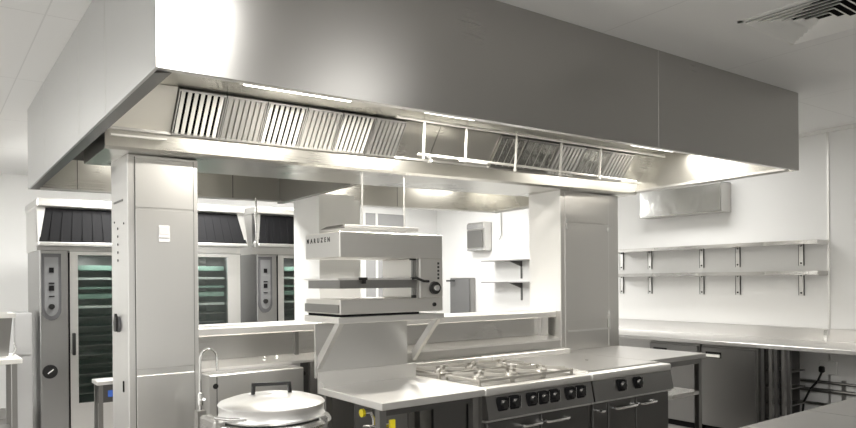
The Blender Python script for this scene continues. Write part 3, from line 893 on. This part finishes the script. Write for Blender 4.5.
for z, rr in ((.51, .014), (.43, .02), (.30, .014)): MB().tube([(6.86, 1.0, z), (6.86, 3.1, z)], rr).build('pipe', STEEL_MID, t, True)
m = MB()
for y in (1.4, 2.2, 2.7): m.box(6.87, 6.9, y, y + .03, .28, .54)
m.build('pipe_bracket', STEEL_MID, t)

# wall shelves
def wall_shelf(z, label):
    t = thing('wall_shelf', label, 'shelf', (6.75, 3.9, z), 'shelves on the right wall')
    m = MB(); m.box(6.66, 6.895, 2.85, 5.24, z, z + .012); m.box(6.655, 6.665, 2.85, 5.24, z - .025, z + .012); m.box(6.66, 6.895, 2.845, 2.855, z - .03, z + .012)
    m.build('shelf_board', STEEL_H, t)
    for y in (3.09, 3.73, 4.14, 4.80, 5.20):
        bb = MB(); bb.prism([(6.885, z), (6.67, z), (6.67, z - .015), (6.885, z - .03)], 'y', y - .003, y + .003)
        bb.build('bracket', STEEL_PALE, t)
        B(6.885, 6.899, y - .022, y + .022, z - .225, z - .002, bev=.002).build('bracket_plate', STEEL_PALE, t)
        for ye in (y - .026, y + .022): B(6.8845, 6.8965, ye, ye + .004, z - .225, z - .002).build('bracket_edge', BLACKM, t)
        m = MB(); m.lathe([(.009, -.004), (.009, 0)], (6.885, y, z - .03), 8, 'x'); m.lathe([(.009, -.004), (.009, 0)], (6.885, y, z - .20), 8, 'x')
        m.build('bolt', BLACKM, t)


wall_shelf(1.845, 'upper long steel shelf on brackets on the right wall')
wall_shelf(1.555, 'lower long steel shelf on brackets on the right wall')

t = thing('wall_box', 'film covered stainless steel box mounted high on the right wall', 'wall box', (6.8, 4.35, 2.2))
B(6.70, 6.895, 3.80, 4.80, 2.205, 2.51, bev=.003).build('casing', STEEL, t)
B(6.692, 6.70, 3.81, 4.79, 2.212, 2.50, bev=.002).build('front_cover', CRUMPLE, t)
m = MB(); m.box(6.70, 6.89, 3.80, 4.80, 2.51, 2.515); m.build('top_flange', STEEL_DK, t)

# far corner
t = thing('wall_dispenser', 'steel paper dispenser mounted on the far white wall', 'dispenser', (6.83, 7.75, 1.95))
B(6.76, 6.895, 7.55, 7.96, 1.95, 2.38, bev=.01).build('casing', STEEL, t)
B(6.745, 6.76, 7.60, 7.95, 2.0, 2.26, bev=.004).build('front_cover', STEEL_MID, t)
B(6.742, 6.76, 7.56, 7.95, 2.28, 2.36, bev=.004).build('top_band', CHROME, t)
B(6.742, 6.76, 7.56, 7.95, 1.955, 1.985, bev=.004).build('bottom_lip', CHROME, t)
t = thing('pull_cord', 'thin white cord hanging beside the dispenser', 'cord', (6.87, 7.2, 2.1))
MB().tube([(6.88, 7.33, 2.95), (6.88, 7.33, 2.25), (6.87, 7.32, 2.16), (6.87, 7.36, 2.10)], .007).build('cord', STEEL_MID, t, True)
for z, lb in ((1.775, 'upper small steel shelf on the far white wall'), (1.465, 'lower small steel shelf on the far white wall')):
    t = thing('corner_shelf', lb, 'shelf', (6.78, 7.05, z), 'small shelves on the far wall')
    B(6.62, 6.895, 6.4, 7.49, z, z + .015).build('shelf_board', STEEL_MID, t)
    B(6.885, 6.899, 6.915, 6.94, z - .25, z).build('bracket_plate', STEEL_DK, t)
    m = MB(); m.prism([(6.895, z), (6.64, z), (6.895, z - .08)], 'y', 6.925, 6.931); m.build('bracket', STEEL_DK, t)
t = thing('tall_grey_cabinet', 'grey steel cabinet standing against the far wall', 'cabinet', (6.84, 8.17, 0))
B(6.79, 6.89, 7.93, 8.42, .05, 1.545, bev=.005).build('carcass', STEEL_MID, t)
B(6.775, 6.79, 7.94, 8.41, .08, 1.53, bev=.004).build('door', CABGREY, t)
MB().tube([(6.78, 8.40, 1.50), (6.71, 8.41, 1.50), (6.71, 8.22, 1.50)], .013).build('handle', BLACK, t, True)
m = MB()
m.box(6.80, 6.88, 7.95, 8.40, 0, .05); m.build('plinth', BLACKM, t)

# foreground counter
t = thing('island_counter', 'broad steel counter cutting the lower right corner of the view', 'counter', (3.9, .9, 0))
B(2.0, 3.222, .35, 1.43, .862, .90, bev=.003).build('worktop', STEEL_ISL, t)
B(3.226, 5.3, .35, 1.43, .862, .90, bev=.003).build('worktop', STEEL_ISL, t)
for (x, y) in ((2.05, .4), (5.25, .4), (2.05, 1.38), (3.6, 1.38), (5.25, 1.38)): B(x - .02, x + .02, y - .02, y + .02, 0, .862).build('leg', STEEL_MID, t)
B(2.05, 5.25, .4, 1.38, .3, .325).build('undershelf', STEEL_H, t)

# clean helper properties
for o in bpy.data.objects:
    if '_o' in o: del o['_o']

# ------------------------------------------------------------------ camera, world, view
cam = bpy.data.cameras.new('camera'); co = bpy.data.objects.new('camera', cam); C.objects.link(co)
co.location = (0, 0, 1.5)
co.rotation_euler = (Matrix.Rotation(YAW - PI / 2, 3, 'Z') @ Matrix.Rotation(PI / 2, 3, 'X') @ Matrix.Rotation(-.008, 3, 'Z')).to_euler()
cam.sensor_width = 36; cam.lens = 678 / 856 * 36
cam.shift_y = 67 / 856
cam.clip_start = .05
bpy.context.scene.camera = co
w = bpy.data.worlds.new('world'); bpy.context.scene.world = w; w.use_nodes = True
w.node_tree.nodes['Background'].inputs[0].default_value = (1, 1, 1, 1)
w.node_tree.nodes['Background'].inputs[1].default_value = .3
sc = bpy.context.scene
sc.view_settings.view_transform = 'Standard'; sc.view_settings.look = 'None'
sc.view_settings.gamma = 1; sc.view_settings.use_curve_mapping = False
sc.view_settings.exposure = 0.27
sc.cycles.use_denoising = True
sc.cycles.max_bounces = 10
sc.cycles.sample_clamp_indirect = 8
